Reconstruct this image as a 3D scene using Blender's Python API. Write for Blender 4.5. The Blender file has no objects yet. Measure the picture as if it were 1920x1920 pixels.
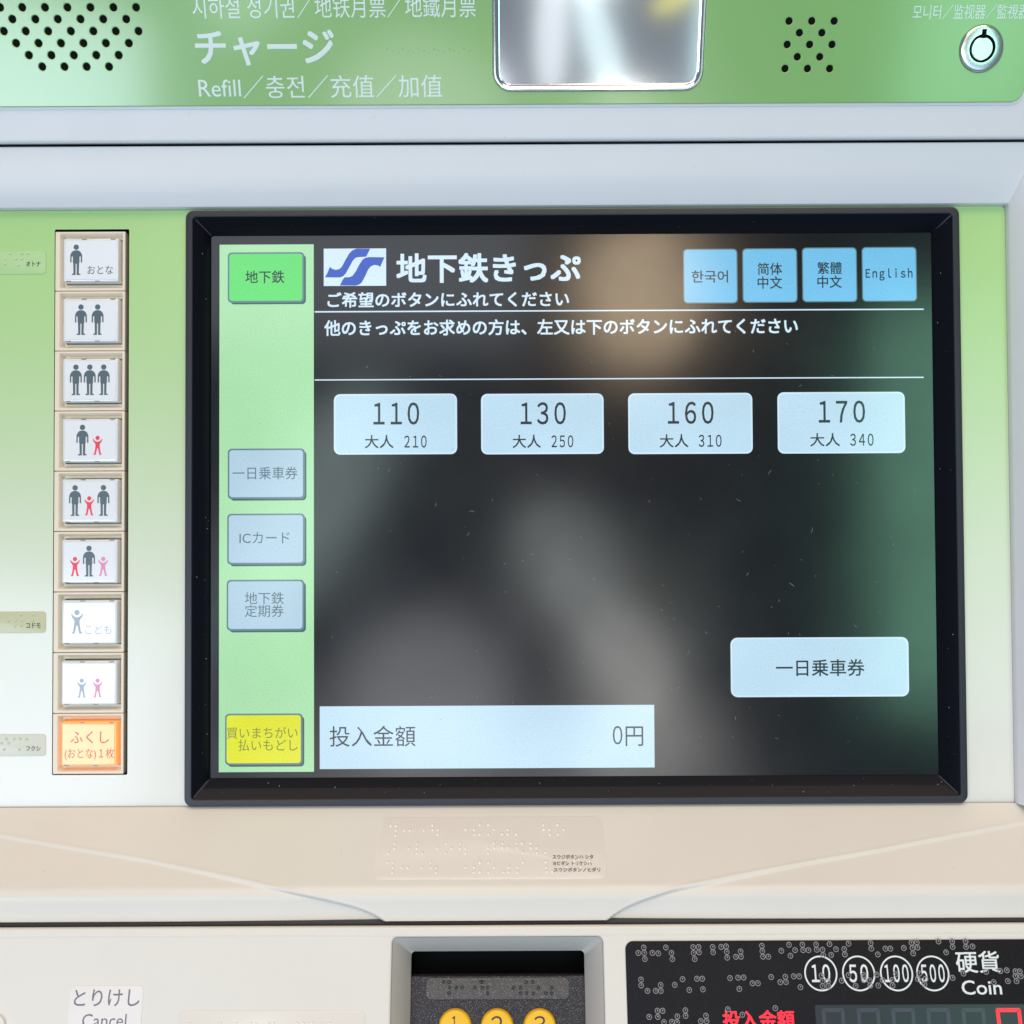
import bpy, bmesh, math, random
from mathutils import Vector, Matrix
random.seed(7)
scene = bpy.context.scene
C = scene.collection

# ------------------------------------------------------------------ camera
D = 0.44
ROLL = math.radians(0.28)
CAM_LOC = Vector((0, -D, 0))
# camera axes in world: right, up, back
RM = Matrix.Rotation(ROLL, 3, Vector((0, 1, 0)))     # turn about the view axis
RIGHT = RM @ Vector((1, 0, 0)); UPV = RM @ Vector((0, 0, 1)); BACK = Vector((0, -1, 0))
cam_d = bpy.data.cameras.new('camera'); cam = bpy.data.objects.new('camera', cam_d); C.objects.link(cam)
cam_d.sensor_width = 36; cam_d.lens = 36; cam_d.clip_start = 0.01; cam_d.clip_end = 100
cam.matrix_world = Matrix.Translation(CAM_LOC) @ Matrix((RIGHT, UPV, BACK)).transposed().to_4x4()
scene.camera = cam

# ------------------------------------------------------------------ world, lamps, exposure
scene.view_settings.view_transform = 'Standard'; scene.view_settings.look = 'None'
scene.view_settings.exposure = 0.07; scene.view_settings.gamma = 1.0
w = bpy.data.worlds.new('World'); scene.world = w; w.use_nodes = True
w.node_tree.nodes['Background'].inputs[0].default_value = (0.72, 0.82, 1.0, 1)
w.node_tree.nodes['Background'].inputs[1].default_value = 0.20

def lamp(name, loc, target, sx, sy, rad, col, spin=0, shape='RECTANGLE'):
    """area lamp; rad = radiance of its face"""
    l = bpy.data.lights.new(name, 'AREA'); l.shape = shape; l.size = sx
    if shape in ('RECTANGLE', 'ELLIPSE'): l.size_y = sy
    a = sx * (sy if shape in ('RECTANGLE', 'ELLIPSE') else sx)
    if shape in ('DISK', 'ELLIPSE'): a *= math.pi / 4
    l.energy = rad * math.pi * a; l.color = col
    o = bpy.data.objects.new(name, l); C.objects.link(o)
    d = (Vector(target) - Vector(loc)).normalized()
    q = d.to_track_quat('-Z', 'Y').to_matrix().to_4x4()
    o.matrix_world = Matrix.Translation(Vector(loc)) @ q @ Matrix.Rotation(spin, 4, 'Z')
    return o
lamp('ceiling_lamp', (0.1, -1.5, 2.0), (0, 0, -0.1), 2.4, 1.6, 3.5, (1.0, 0.78, 0.60))
lamp('cool_front_fill', (0.0, -2.6, -1.7), (0, 0, 0.1), 3.6, 1.4, 1.45, (0.50, 0.71, 1.0))  # unseen cool fill, added low in front to brighten the machine
lamp('side_daylight', (-1.22, -2.05, -0.47), (-0.15, 0, -0.05), 0.66, 0.80, 8.5, (0.70, 0.84, 1.0), math.radians(-14))
lamp('warm_downlight', (0.31, -2.0, 0.62), (0.05, 0, 0.1), 0.30, 0.36, 9.0, (1.0, 0.76, 0.50), 0, 'ELLIPSE')
lamp('green_reflection_lamp', (1.03, -2.0, 0.10), (0.2, 0, 0), 0.30, 1.00, 4.6, (0.36, 0.88, 0.60))  # added lamp; makes the green strip reflected at the screen's right
lamp('reflection_lamp', (0.21, -3.5, -0.03), (0.05, 0, 0), 0.30, 0.50, 4.6, (0.92, 0.97, 0.95), math.radians(32), 'ELLIPSE')  # added lamps, no real fittings; they put pale patches on the screen
lamp('reflection_lamp', (0.185, -1.2, -0.185), (0.05, 0, 0), 0.14, 0.19, 5.0, (1.0, 0.98, 0.94), math.radians(32), 'ELLIPSE')
lamp('reflection_lamp', (0.30, -2.0, -0.47), (0.05, 0, 0), 0.30, 0.24, 3.0, (1.0, 0.97, 0.92), math.radians(24), 'ELLIPSE')
lamp('reflection_lamp', (0.09, -2.0, -0.16), (0.05, 0, 0), 0.07, 0.26, 0.8, (0.95, 0.98, 1.0), 0, 'ELLIPSE')  # added small lamps that make the bright streaks in the mirror
lamp('reflection_lamp', (0.20, -2.0, -0.18), (0.05, 0, 0), 0.07, 0.26, 0.9, (0.80, 1.0, 1.0), math.radians(20), 'ELLIPSE')
lamp('reflection_lamp', (0.43, -2.0, -0.14), (0.05, 0, 0), 0.05, 0.36, 0.9, (0.70, 1.0, 1.0), 0, 'ELLIPSE')
lamp('yellow_reflection_lamp', (0.355, -2.0, -0.085), (0.05, 0, 0), 0.11, 0.035, 1.0, (1.0, 0.86, 0.06), math.radians(28), 'ELLIPSE')  # added lamp standing in for a yellow object seen in the mirror
lamp('low_reflection_lamp', (-0.05, -2.3, -0.66), (0.0, 0, 0), 1.3, 0.42, 1.6, (1.0, 0.96, 0.95))  # added broad lamp joining the pale reflections low on the screen
lamp('reflection_lamp', (-0.21, -2.0, -0.34), (0.0, 0, 0), 0.40, 0.38, 3.0, (0.92, 0.93, 1.0), 0, 'ELLIPSE')  # added lamps for the pale patches on the left of the screen
lamp('reflection_lamp', (-0.47, -2.0, 0.12), (0.0, 0, 0), 0.22, 0.64, 3.8, (0.80, 1.0, 0.98), math.radians(-28), 'ELLIPSE')
lamp('upper_reflection_lamp', (-0.40, -2.0, 0.72), (0.0, 0, 0), 0.9, 0.44, 1.7, (0.86, 0.93, 1.0))  # added lamp whose reflection greys the top of the screen

# ------------------------------------------------------------------ pixel (of 1920) -> point on a plane of the machine
class Plane:
    """frame of one face of the machine: x right, y up along the face, z out of the face"""
    def __init__(s, z0, y0, ang):            # ang: positive = top leans towards the viewer
        s.O = Vector((0, y0, z0)); a = ang
        s.V = Vector((0, -math.sin(a), math.cos(a))); s.U = Vector((1, 0, 0)); s.N = s.U.cross(s.V)
        s.M = Matrix((s.U, s.V, s.N)).transposed().to_4x4(); s.M.translation = s.O
        s.I = s.M.inverted()
def ray(px, py):
    k = 0.5 / 960
    return (RIGHT * ((px - 960) * k) + UPV * ((960 - py) * k) - BACK)
def P(pl, px, py, h=0.0):
    d = ray(px, py); o = pl.O + pl.N * h
    t = (o - CAM_LOC).dot(pl.N) / d.dot(pl.N)
    q = pl.I @ (CAM_LOC + d * t)
    return (q.x, q.y)
def pix(v):
    r = v - CAM_LOC; dpt = r.dot(-BACK)
    return (960 + r.dot(RIGHT) / dpt * 1920, 960 - r.dot(UPV) / dpt * 1920)
def zy(py, dist):
    return -(py - 960) * 0.5 / 960 * dist

MID = Plane(0, 0, -math.radians(1.3))
UPP = Plane(zy(266, .427), .427 - D, math.radians(17.5))
SH_A = (zy(1510, .4360), .4360 - D); SH_B = (zy(1672, .403), .403 - D)
SHELF = Plane(SH_A[0], SH_A[1], -math.atan2(SH_A[1] - SH_B[1], SH_A[0] - SH_B[0]))
LOW = Plane(zy(1737, .400), .400 - D, -math.radians(15))
LAY = 0.00005

# ------------------------------------------------------------------ materials
def s2l(c):
    if isinstance(c, str):
        c = tuple(int(c[i:i + 2], 16) / 255 for i in (0, 2, 4))
        return tuple(x / 12.92 if x <= .04045 else ((x + .055) / 1.055) ** 2.4 for x in c)
    return c
def mat(name, col, rough=.4, metal=0, emi=None, estr=1, bump=0, bscale=900, spec=.5, coat=0, speck=None, rvar=0):
    m = bpy.data.materials.new(name); m.use_nodes = True
    nt = m.node_tree; b = nt.nodes['Principled BSDF']
    c = s2l(col)
    b.inputs['Base Color'].default_value = (*c, 1); b.inputs['Roughness'].default_value = rough
    b.inputs['Metallic'].default_value = metal; b.inputs['Specular IOR Level'].default_value = spec
    b.inputs['Coat Weight'].default_value = coat; b.inputs['Coat Roughness'].default_value = .12
    if emi is not None:
        b.inputs['Emission Color'].default_value = (*s2l(emi), 1); b.inputs['Emission Strength'].default_value = estr
    tc = nt.nodes.new('ShaderNodeTexCoord')
    if bump:
        n = nt.nodes.new('ShaderNodeTexNoise'); n.inputs['Scale'].default_value = bscale; n.inputs['Detail'].default_value = 3
        bp = nt.nodes.new('ShaderNodeBump'); bp.inputs['Strength'].default_value = bump; bp.inputs['Distance'].default_value = .0002
        nt.links.new(tc.outputs['Object'], n.inputs['Vector']); nt.links.new(n.outputs['Fac'], bp.inputs['Height'])
        nt.links.new(bp.outputs['Normal'], b.inputs['Normal'])
    if rvar:
        n = nt.nodes.new('ShaderNodeTexNoise'); n.inputs['Scale'].default_value = 22; n.inputs['Detail'].default_value = 6
        mr = nt.nodes.new('ShaderNodeMapRange'); mr.inputs['To Min'].default_value = rough - rvar; mr.inputs['To Max'].default_value = rough + rvar
        nt.links.new(tc.outputs['Object'], n.inputs['Vector']); nt.links.new(n.outputs['Fac'], mr.inputs['Value'])
        nt.links.new(mr.outputs['Result'], b.inputs['Roughness'])
    if speck:                        # fine dust grains: (colour, scale, threshold)
        v = nt.nodes.new('ShaderNodeTexNoise'); v.inputs['Scale'].default_value = speck[1]; v.inputs['Detail'].default_value = 2
        r = nt.nodes.new('ShaderNodeMapRange'); r.inputs['From Min'].default_value = speck[2]; r.inputs['From Max'].default_value = speck[2] + .06
        mx = nt.nodes.new('ShaderNodeMix'); mx.data_type = 'RGBA'
        mx.inputs['A'].default_value = (*c, 1); mx.inputs['B'].default_value = (*s2l(speck[0]), 1)
        nt.links.new(tc.outputs['Object'], v.inputs['Vector']); nt.links.new(v.outputs['Fac'], r.inputs['Value'])
        nt.links.new(r.outputs['Result'], mx.inputs['Factor']); nt.links.new(mx.outputs['Result'], b.inputs['Base Color'])
    return m
def grime(m, amount=.08, scale=14):
    """soft uneven dirt on a light plastic"""
    nt = m.node_tree; b = nt.nodes['Principled BSDF']; c = tuple(b.inputs['Base Color'].default_value)
    tc = nt.nodes.new('ShaderNodeTexCoord'); n = nt.nodes.new('ShaderNodeTexNoise'); n.inputs['Scale'].default_value = scale
    n.inputs['Detail'].default_value = 8; n.inputs['Roughness'].default_value = .65
    mr = nt.nodes.new('ShaderNodeMapRange'); mr.inputs['From Min'].default_value = .45; mr.inputs['From Max'].default_value = .8
    mr.inputs['To Max'].default_value = amount
    v = nt.nodes.new('ShaderNodeTexNoise'); v.inputs['Scale'].default_value = 420; v.inputs['Detail'].default_value = 1
    r2 = nt.nodes.new('ShaderNodeMapRange'); r2.inputs['From Min'].default_value = .80; r2.inputs['From Max'].default_value = .84; r2.inputs['To Max'].default_value = .35
    ad = nt.nodes.new('ShaderNodeMath'); ad.operation = 'ADD'
    mx = nt.nodes.new('ShaderNodeMix'); mx.data_type = 'RGBA'; mx.inputs['A'].default_value = c; mx.inputs['B'].default_value = (.26, .22, .17, 1)
    L = nt.links.new
    L(tc.outputs['Object'], n.inputs['Vector']); L(n.outputs['Fac'], mr.inputs['Value']); L(tc.outputs['Object'], v.inputs['Vector']); L(v.outputs['Fac'], r2.inputs['Value'])
    L(mr.outputs['Result'], ad.inputs[0]); L(r2.outputs['Result'], ad.inputs[1]); L(ad.outputs['Value'], mx.inputs['Factor']); L(mx.outputs['Result'], b.inputs['Base Color'])
    return m
def halftone(name, top, bottom, v0, v1, green2=None):
    """printed halftone fade from green (top) to white (bottom)"""
    m = mat(name, top, .34, coat=.35, bump=.05, bscale=1500); nt = m.node_tree; b = nt.nodes['Principled BSDF']; L = nt.links.new
    tc = nt.nodes.new('ShaderNodeTexCoord'); sp = nt.nodes.new('ShaderNodeSeparateXYZ'); L(tc.outputs['Object'], sp.inputs[0])
    mr = nt.nodes.new('ShaderNodeMapRange'); mr.interpolation_type = 'SMOOTHSTEP'
    mr.inputs['From Min'].default_value = v0; mr.inputs['From Max'].default_value = v1
    L(sp.outputs['Y'], mr.inputs['Value'])
    mp = nt.nodes.new('ShaderNodeMapping'); mp.inputs['Rotation'].default_value = (0, 0, math.radians(45)); L(tc.outputs['Object'], mp.inputs['Vector'])
    s2 = nt.nodes.new('ShaderNodeSeparateXYZ'); L(mp.outputs[0], s2.inputs[0])
    def wave(sock):
        a = nt.nodes.new('ShaderNodeMath'); a.operation = 'MULTIPLY'; a.inputs[1].default_value = 2 * math.pi / .00082; L(sock, a.inputs[0])
        s = nt.nodes.new('ShaderNodeMath'); s.operation = 'SINE'; L(a.outputs[0], s.inputs[0]); return s.outputs[0]
    pr = nt.nodes.new('ShaderNodeMath'); pr.operation = 'MULTIPLY'; L(wave(s2.outputs['X']), pr.inputs[0]); L(wave(s2.outputs['Y']), pr.inputs[1])
    md = nt.nodes.new('ShaderNodeMath'); md.operation = 'MULTIPLY_ADD'; md.inputs[1].default_value = .13; L(pr.outputs[0], md.inputs[0]); L(mr.outputs['Result'], md.inputs[2]); md.use_clamp = True
    mx = nt.nodes.new('ShaderNodeMix'); mx.data_type = 'RGBA'
    mx.inputs['A'].default_value = (*s2l(top), 1); mx.inputs['B'].default_value = (*s2l(bottom), 1)
    L(md.outputs[0], mx.inputs['Factor']); L(mx.outputs['Result'], b.inputs['Base Color'])
    return m

M_WHITE = grime(mat('white_painted_plastic', (.70, .71, .74), .42, bump=.12, bscale=1300, rvar=.05), .06)
M_CREAM = grime(mat('cream_painted_plastic', (.73, .685, .63), .40, bump=.14, bscale=1300, rvar=.05), .06)
M_WALL = mat('grey_recess_plastic', (.62, .58, .53), .5, bump=.1)
M_GREENP = mat('glossy_green_print', (.205, .42, .13), .24, coat=1.0, bump=.03, bscale=300)
M_DARK = mat('black_gap', (.002, .002, .003), .7, spec=.1)
M_RUBBER = mat('dark_rubber', (.03, .032, .038), .6)
M_BEZEL = mat('black_bezel_plastic', (.005, .006, .010), .24, bump=.15, bscale=1800, spec=.10, speck=((.12, .12, .13), 900, .76))
M_RIM = mat('black_bezel_rim', (.026, .027, .036), .40, spec=.4, bump=.3, bscale=2200)
M_GLASS = mat('screen_glass', (.004, .005, .007), .155, spec=.62, bump=.02, bscale=600, rvar=.05)
M_PRINT = mat('pale_print', (.62, .74, .74), .3, coat=.4)
M_INK = mat('dark_ink', (.03, .03, .035), .5)
M_HOUS = mat('beige_button_housing', (.76, .66, .53), .36, bump=.04)
M_FACE = mat('white_button_face', (.78, .80, .84), .16, coat=.6, bump=.12, bscale=60)
M_CLEAR = mat('clear_button_rim', (.70, .72, .74), .12, coat=.8)
M_SLATE = mat('slate_ink', (.085, .125, .15), .35)
M_RED = mat('red_ink', (.80, .045, .09), .35)
M_STEEL = mat('brushed_steel', (.74, .76, .76), .24, 1, bump=.05, bscale=500)
M_MIRROR = mat('mirror_face', (.90, .93, .95), .085, 1)
M_CHROME = mat('chrome_edge', (.85, .87, .90), .12, 1)
M_BLACKP = mat('black_textured_panel', (.008, .006, .009), .30, bump=1.0, bscale=1900, spec=.16, rvar=.04)
M_KEYPAD = mat('dusty_keypad_plastic', (.028, .025, .032), .5, bump=.7, bscale=1900, spec=.3, speck=((.16, .15, .165), 2300, .58))
M_TAPE = mat('grey_braille_tape', (.085, .075, .076), .5, bump=.7, bscale=1900, spec=.3, speck=((.20, .185, .18), 2300, .58))
M_YELLOW = mat('yellow_key', (.88, .50, .015), .3)
M_STICK = mat('clear_sticker', (.76, .70, .65), .22, bump=.04, coat=.5)
M_STICKW = mat('white_sticker', (.80, .76, .75), .30)
M_STICKG = mat('green_tinted_sticker', (.40, .60, .29), .28)
M_STICKT = mat('tan_sticker', (.52, .52, .33), .30)
M_STICKP = mat('pale_sticker', (.62, .62, .53), .30)
M_PURPLE = mat('purple_grey_ink', (.17, .14, .19), .4)
M_RINGS = mat('clear_resin_dot', (.30, .28, .30), .22, coat=.5)
M_DOTW = mat('pale_resin_dot', (.84, .79, .73), .16, coat=1)
M_DOTG = mat('tinted_resin_dot', (.55, .62, .42), .16, coat=1)
M_WHITEP = mat('white_print', (.74, .75, .76), .35)
M_DUST = mat('grey_lint', (.30, .31, .32), .7)
E = .97
def sparkle(m, hexa):
    """grain of the anti-glare film over lit areas"""
    nt = m.node_tree; b = nt.nodes['Principled BSDF']; tc = nt.nodes.new('ShaderNodeTexCoord')
    n = nt.nodes.new('ShaderNodeTexNoise'); n.inputs['Scale'].default_value = 1700; n.inputs['Detail'].default_value = 1
    n2 = nt.nodes.new('ShaderNodeTexNoise'); n2.inputs['Scale'].default_value = 16; n2.inputs['Detail'].default_value = 3
    mr = nt.nodes.new('ShaderNodeMapRange'); mr.inputs['From Min'].default_value = .25; mr.inputs['From Max'].default_value = .75
    mr.inputs['To Min'].default_value = .90; mr.inputs['To Max'].default_value = 1.06
    mr2 = nt.nodes.new('ShaderNodeMapRange'); mr2.inputs['From Min'].default_value = .3; mr2.inputs['From Max'].default_value = .7
    mr2.inputs['To Min'].default_value = .93; mr2.inputs['To Max'].default_value = 1.03
    mu = nt.nodes.new('ShaderNodeMath'); mu.operation = 'MULTIPLY'; m3 = nt.nodes.new('ShaderNodeMath'); m3.operation = 'MULTIPLY'
    m3.inputs[1].default_value = b.inputs['Emission Strength'].default_value
    L = nt.links.new; L(tc.outputs['Object'], n.inputs['Vector']); L(tc.outputs['Object'], n2.inputs['Vector'])
    L(n.outputs['Fac'], mr.inputs['Value']); L(n2.outputs['Fac'], mr2.inputs['Value']); L(mr.outputs['Result'], mu.inputs[0]); L(mr2.outputs['Result'], mu.inputs[1])
    L(mu.outputs[0], m3.inputs[0]); L(m3.outputs[0], b.inputs['Emission Strength']); return m
def emat(name, hexa, k=E, base=(.006, .008, .010)):
    return sparkle(mat(name, base, .155, emi=hexa, estr=k, spec=.62, bump=.02, bscale=600, rvar=.05), hexa)
S_BAR = emat('lit_pale_green', 'ace3ae'); S_KEY = emat('lit_pale_blue', 'bfe0f3'); S_KEY2 = emat('lit_grey_blue', 'b2cfe2')
S_GRN = emat('lit_green', '62e06f'); S_YEL = emat('lit_yellow', 'e2e600'); S_CYAN = emat('lit_cyan', '74c3ee')
S_TXT = emat('lit_white', 'd4ecff'); S_BLUE = emat('lit_blue', '2350c0'); S_EDGE = emat('lit_edge_grey', '5d828e'); S_SHD = emat('key_shadow', '2f5a50')
S_INK = mat('unlit_ink', (.006, .008, .010), .2, emi='1c2c38', estr=.7, spec=.62)
S_INKG = mat('unlit_grey_ink', (.006, .008, .010), .2, emi='54707c', estr=.8, spec=.62)
S_INKO = mat('unlit_olive_ink', (.006, .008, .010), .2, emi='7d8a1c', estr=.8, spec=.62)
S_RLED = mat('red_led', (.1, .0, .01), .3, emi='ff2038', estr=1.3)
S_OFF = mat('unlit_segment', (.05, .045, .075), .3)
M_ORANGE = mat('lit_orange_face', (.85, .34, .04), .14, emi='ff9420', estr=.42, coat=.6, bump=.1, bscale=60)
M_ORANGER = mat('lit_orange_rim', (.8, .42, .16), .14, emi='ff8a30', estr=.5, coat=.6)
M_ORINK = mat('orange_red_ink', (.55, .06, .02), .3)
M_PINK = mat('glare_paled_pink_ink', (.72, .25, .42), .3)  # pink lightened to imitate glare lying over the child figures
M_PALEINK = mat('glare_paled_grey_ink', (.36, .40, .48), .3)  # grey ink made pale; the glare over the child keys is in its colour

# ------------------------------------------------------------------ object helpers
WM = {}
def reg(o, Mw, parent=None):
    WM[o.name] = Mw
    if parent is not None:
        o.parent = parent; o.matrix_basis = WM[parent.name].inverted() @ Mw
    else:
        o.matrix_basis = Mw
def empty(name, loc):
    o = bpy.data.objects.new(name, None); o.empty_display_size = .02; C.objects.link(o)
    reg(o, Matrix.Translation(Vector(loc))); return o
def link(name, me, m, pl=None, parent=None, origin=None, label=None, smooth=40, kind=None):
    """me is in the coordinates of plane pl; its origin is moved to its own centre"""
    if len(me.vertices) and origin is None:
        xs = [v.co.x for v in me.vertices]; ys = [v.co.y for v in me.vertices]; zs = [v.co.z for v in me.vertices]
        origin = Vector(((min(xs) + max(xs)) / 2, (min(ys) + max(ys)) / 2, min(zs)))
    origin = Vector(origin) if origin is not None else Vector((0, 0, 0))
    me.transform(Matrix.Translation(-origin))
    me.materials.clear(); me.materials.append(m)
    if smooth:
        me.shade_smooth(); me.set_sharp_from_angle(angle=math.radians(smooth))
    else:
        me.shade_flat()
    o = bpy.data.objects.new(name, me); C.objects.link(o)
    base = pl.M if pl is not None else Matrix.Identity(4)
    reg(o, base @ Matrix.Translation(origin), parent)
    if label: o['label'] = label
    if kind: o['kind'] = kind
    return o
def thing(o, label, cat, group=None):
    o['label'] = label; o['category'] = cat
    if group: o['group'] = group
    return o
def rring(x0, y0, x1, y1, r, z, n=6):
    """rounded rectangle, counter-clockwise"""
    r = max(1e-6, min(r, (x1 - x0) / 2 * .999, (y1 - y0) / 2 * .999)); pts = []
    for cx, cy, a0 in ((x1 - r, y1 - r, 0), (x0 + r, y1 - r, 90), (x0 + r, y0 + r, 180), (x1 - r, y0 + r, 270)):
        for i in range(n + 1):
            a = math.radians(a0 + 90 * i / n); pts.append((cx + r * math.cos(a), cy + r * math.sin(a), z))
    return pts
def circ(cx, cy, r, z, n=32, ry=None):
    ry = ry or r
    return [(cx + r * math.cos(2 * math.pi * i / n), cy + ry * math.sin(2 * math.pi * i / n), z) for i in range(n)]
def loft(rings, cap0=False, cap1=True, closed=True, flip=False):
    bm = bmesh.new(); R = [[bm.verts.new(p) for p in r] for r in rings]; n = len(R[0])
    for a, b in zip(R, R[1:]):
        for i in range(n if closed else n - 1):
            j = (i + 1) % n; bm.faces.new((a[i], a[j], b[j], b[i]))
    if cap1: bm.faces.new(R[-1])
    if cap0: bm.faces.new(list(reversed(R[0])))
    if flip: bmesh.ops.reverse_faces(bm, faces=bm.faces)
    me = bpy.data.meshes.new('m'); bm.to_mesh(me); bm.free(); return me
def prect(pl, x0, y0, x1, y1, h=0):
    """pixel box -> rectangle on the plane (averaged)"""
    cx, cy = (x0 + x1) / 2, (y0 + y1) / 2
    return (P(pl, x0, cy, h)[0], P(pl, cx, y1, h)[1], P(pl, x1, cy, h)[0], P(pl, cx, y0, h)[1])
def plate(box, r, z0, z1, bev=.0004, n=6):
    x0, y0, x1, y1 = box
    rings = [rring(x0, y0, x1, y1, r, z0, n), rring(x0, y0, x1, y1, r, z1 - bev, n)]
    for a in (30, 60, 90):
        k = bev * (1 - math.cos(math.radians(a))); kz = bev * math.sin(math.radians(a))
        rings.append(rring(x0 + k, y0 + k, x1 - k, y1 - k, max(r - k, 1e-5), z1 - bev + kz, n))
    return loft(rings)
def flatrect(box, r, z, n=5):
    return loft([rring(*box, r, z, n)])
def conv(cu):
    o = bpy.data.objects.new('tmp', cu); C.objects.link(o)
    dg = bpy.context.evaluated_depsgraph_get(); dg.update()
    me = bpy.data.meshes.new_from_object(o.evaluated_get(dg)); bpy.data.objects.remove(o); return me
def curve_plate(loops, z0, z1, bev=0.0):
    """filled outline with holes"""
    cu = bpy.data.curves.new('c', 'CURVE'); cu.dimensions = '2D'; cu.fill_mode = 'BOTH'
    cu.extrude = (z1 - z0) / 2 - bev; cu.bevel_depth = bev; cu.bevel_resolution = 2
    if bev: cu.offset = -bev
    for lp in loops:
        s = cu.splines.new('POLY'); s.points.add(len(lp) - 1); s.use_cyclic_u = True
        for q, p in zip(s.points, lp): q.co = (p[0], p[1], 0, 1)
    me = conv(cu); me.transform(Matrix.Translation((0, 0, (z0 + z1) / 2))); bpy.data.curves.remove(cu); return me
def text_mesh(s, spacing=1.0):
    cu = bpy.data.curves.new('t', 'FONT'); cu.body = s; cu.size = 1; cu.resolution_u = 3
    cu.fill_mode = 'FRONT'; cu.space_character = spacing
    me = conv(cu); bpy.data.curves.remove(cu); return me
def lettering(s, pl, box, m, h, parent, bold=0, label=None, spacing=1.0, slant=0):
    """box in pixels of the lettering's own bounds; bold = extra stroke width as a share of the em"""
    if s.isdigit() or s in ('English', 'IC'): s = ''.join(chr(ord(c) + 0xFEE0) for c in s)
    me = text_mesh(s, spacing)
    xs = [v.co.x for v in me.vertices]; ys = [v.co.y for v in me.vertices]
    if not xs: print('EMPTY TEXT', s); return None
    x0, y0, x1, y1 = prect(pl, *box, h)
    b = max(bold, 0)
    sx = (x1 - x0) / (max(xs) - min(xs) + 2 * b); sy = (y1 - y0) / (max(ys) - min(ys) + 2 * b)
    mx, my = min(xs) - b, min(ys) - b
    shifts = [(0, 0)] if not b else [(0, 0), (-b, -b), (b, -b), (-b, b), (b, b)]
    bm = bmesh.new()
    for k, (dx, dy) in enumerate(shifts):
        n0 = len(bm.verts); bm.from_mesh(me); bm.verts.ensure_lookup_table()
        for v in bm.verts[n0:]:
            v.co = Vector((x0 + (v.co.x + dx - mx) * sx, y0 + (v.co.y + dy - my) * sy, h + k * .000006))
            v.co.x += slant * (v.co.y - y0)
    bm.to_mesh(me); bm.free()
    return link('lettering', me, m, pl, parent, smooth=0, label=label)
def domes(pl, pts, r, h, name, m, parent, ring=False, nseg=10):
    bm = bmesh.new()
    for (px, py) in pts:
        cx, cy = P(pl, px, py, h)
        if ring: prof = [(1, 0), (.94, .22), (.84, .26), (.74, .20), (.70, 0)]
        else: prof = [(1, 0), (.90, .38), (.66, .62), (.34, .76), (.1, .8)]
        prev = None
        for rr, zz in prof:
            cur = [bm.verts.new((cx + r * rr * math.cos(2 * math.pi * i / nseg), cy + r * rr * math.sin(2 * math.pi * i / nseg), h + r * zz)) for i in range(nseg)]
            if prev:
                for i in range(nseg): bm.faces.new((prev[i], prev[(i + 1) % nseg], cur[(i + 1) % nseg], cur[i]))
            prev = cur
        if not ring: bm.faces.new(prev)
        else:
            for q in (bm.faces.new([bm.verts.new((cx + r * (.05 + .22 * math.cos(a)), cy + r * (.12 + .34 * math.sin(a)), h + r * .12)) for a in (0, .8, 1.6, 2.4, 3.1, 4, 5)]),): pass
    me = bpy.data.meshes.new('m'); bm.to_mesh(me); bm.free()
    return link(name, me, m, pl, parent, smooth=60, kind='stuff')
def poly(pl_pts, z):
    bm = bmesh.new(); f = bm.faces.new([bm.verts.new((x, y, z)) for x, y in pl_pts])
    if f.calc_area() and f.normal.z < 0: bmesh.ops.reverse_faces(bm, faces=[f])
    bmesh.ops.triangulate(bm, faces=bm.faces[:]); f = None
    bm.normal_update()
    for q in bm.faces:
        if q.normal.z < 0: q.normal_flip()
    me = bpy.data.meshes.new('m'); bm.to_mesh(me); bm.free(); return me

# ================================================================== THE MACHINE
machine = empty('ticket_machine', (0, .02, -.26))
thing(machine, 'white and green subway ticket machine front with a black framed touch screen in the middle', 'ticket machine')

# ---- upper housing (white band under the green panel) : profile swept along x
XL, XR = -.36, .36
def sweep(profile, nx=2, x0=XL, x1=XR):
    bm = bmesh.new(); rows = []
    for i in range(nx + 1):
        x = x0 + (x1 - x0) * i / nx; rows.append([bm.verts.new((x, y, z)) for (y, z) in profile])
    for a, b in zip(rows, rows[1:]):
        for i in range(len(profile) - 1): bm.faces.new((a[i], b[i], b[i + 1], a[i + 1]))
    bmesh.ops.recalc_face_normals(bm, faces=bm.faces)
    if sum(f.normal.y * f.calc_area() for f in bm.faces) > 0: bmesh.ops.reverse_faces(bm, faces=bm.faces)
    me = bpy.data.meshes.new('m'); bm.to_mesh(me); bm.free(); return me
def yz(pl, v, h):
    q = pl.M @ Vector((0, v, h)); return (q.y, q.z)
vb = P(UPP, 960, 257)[1]; vseam = P(UPP, 960, 265.5)[1]
prof = [yz(UPP, .11, 0), yz(UPP, vb, 0), yz(UPP, vb - .0009, -.00012), yz(UPP, vb - .0015, -.0006), yz(UPP, vseam, -.0022), yz(UPP, vseam, -.02)]
link('upper_housing', sweep(prof), M_WHITE, None, machine, smooth=50)

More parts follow.
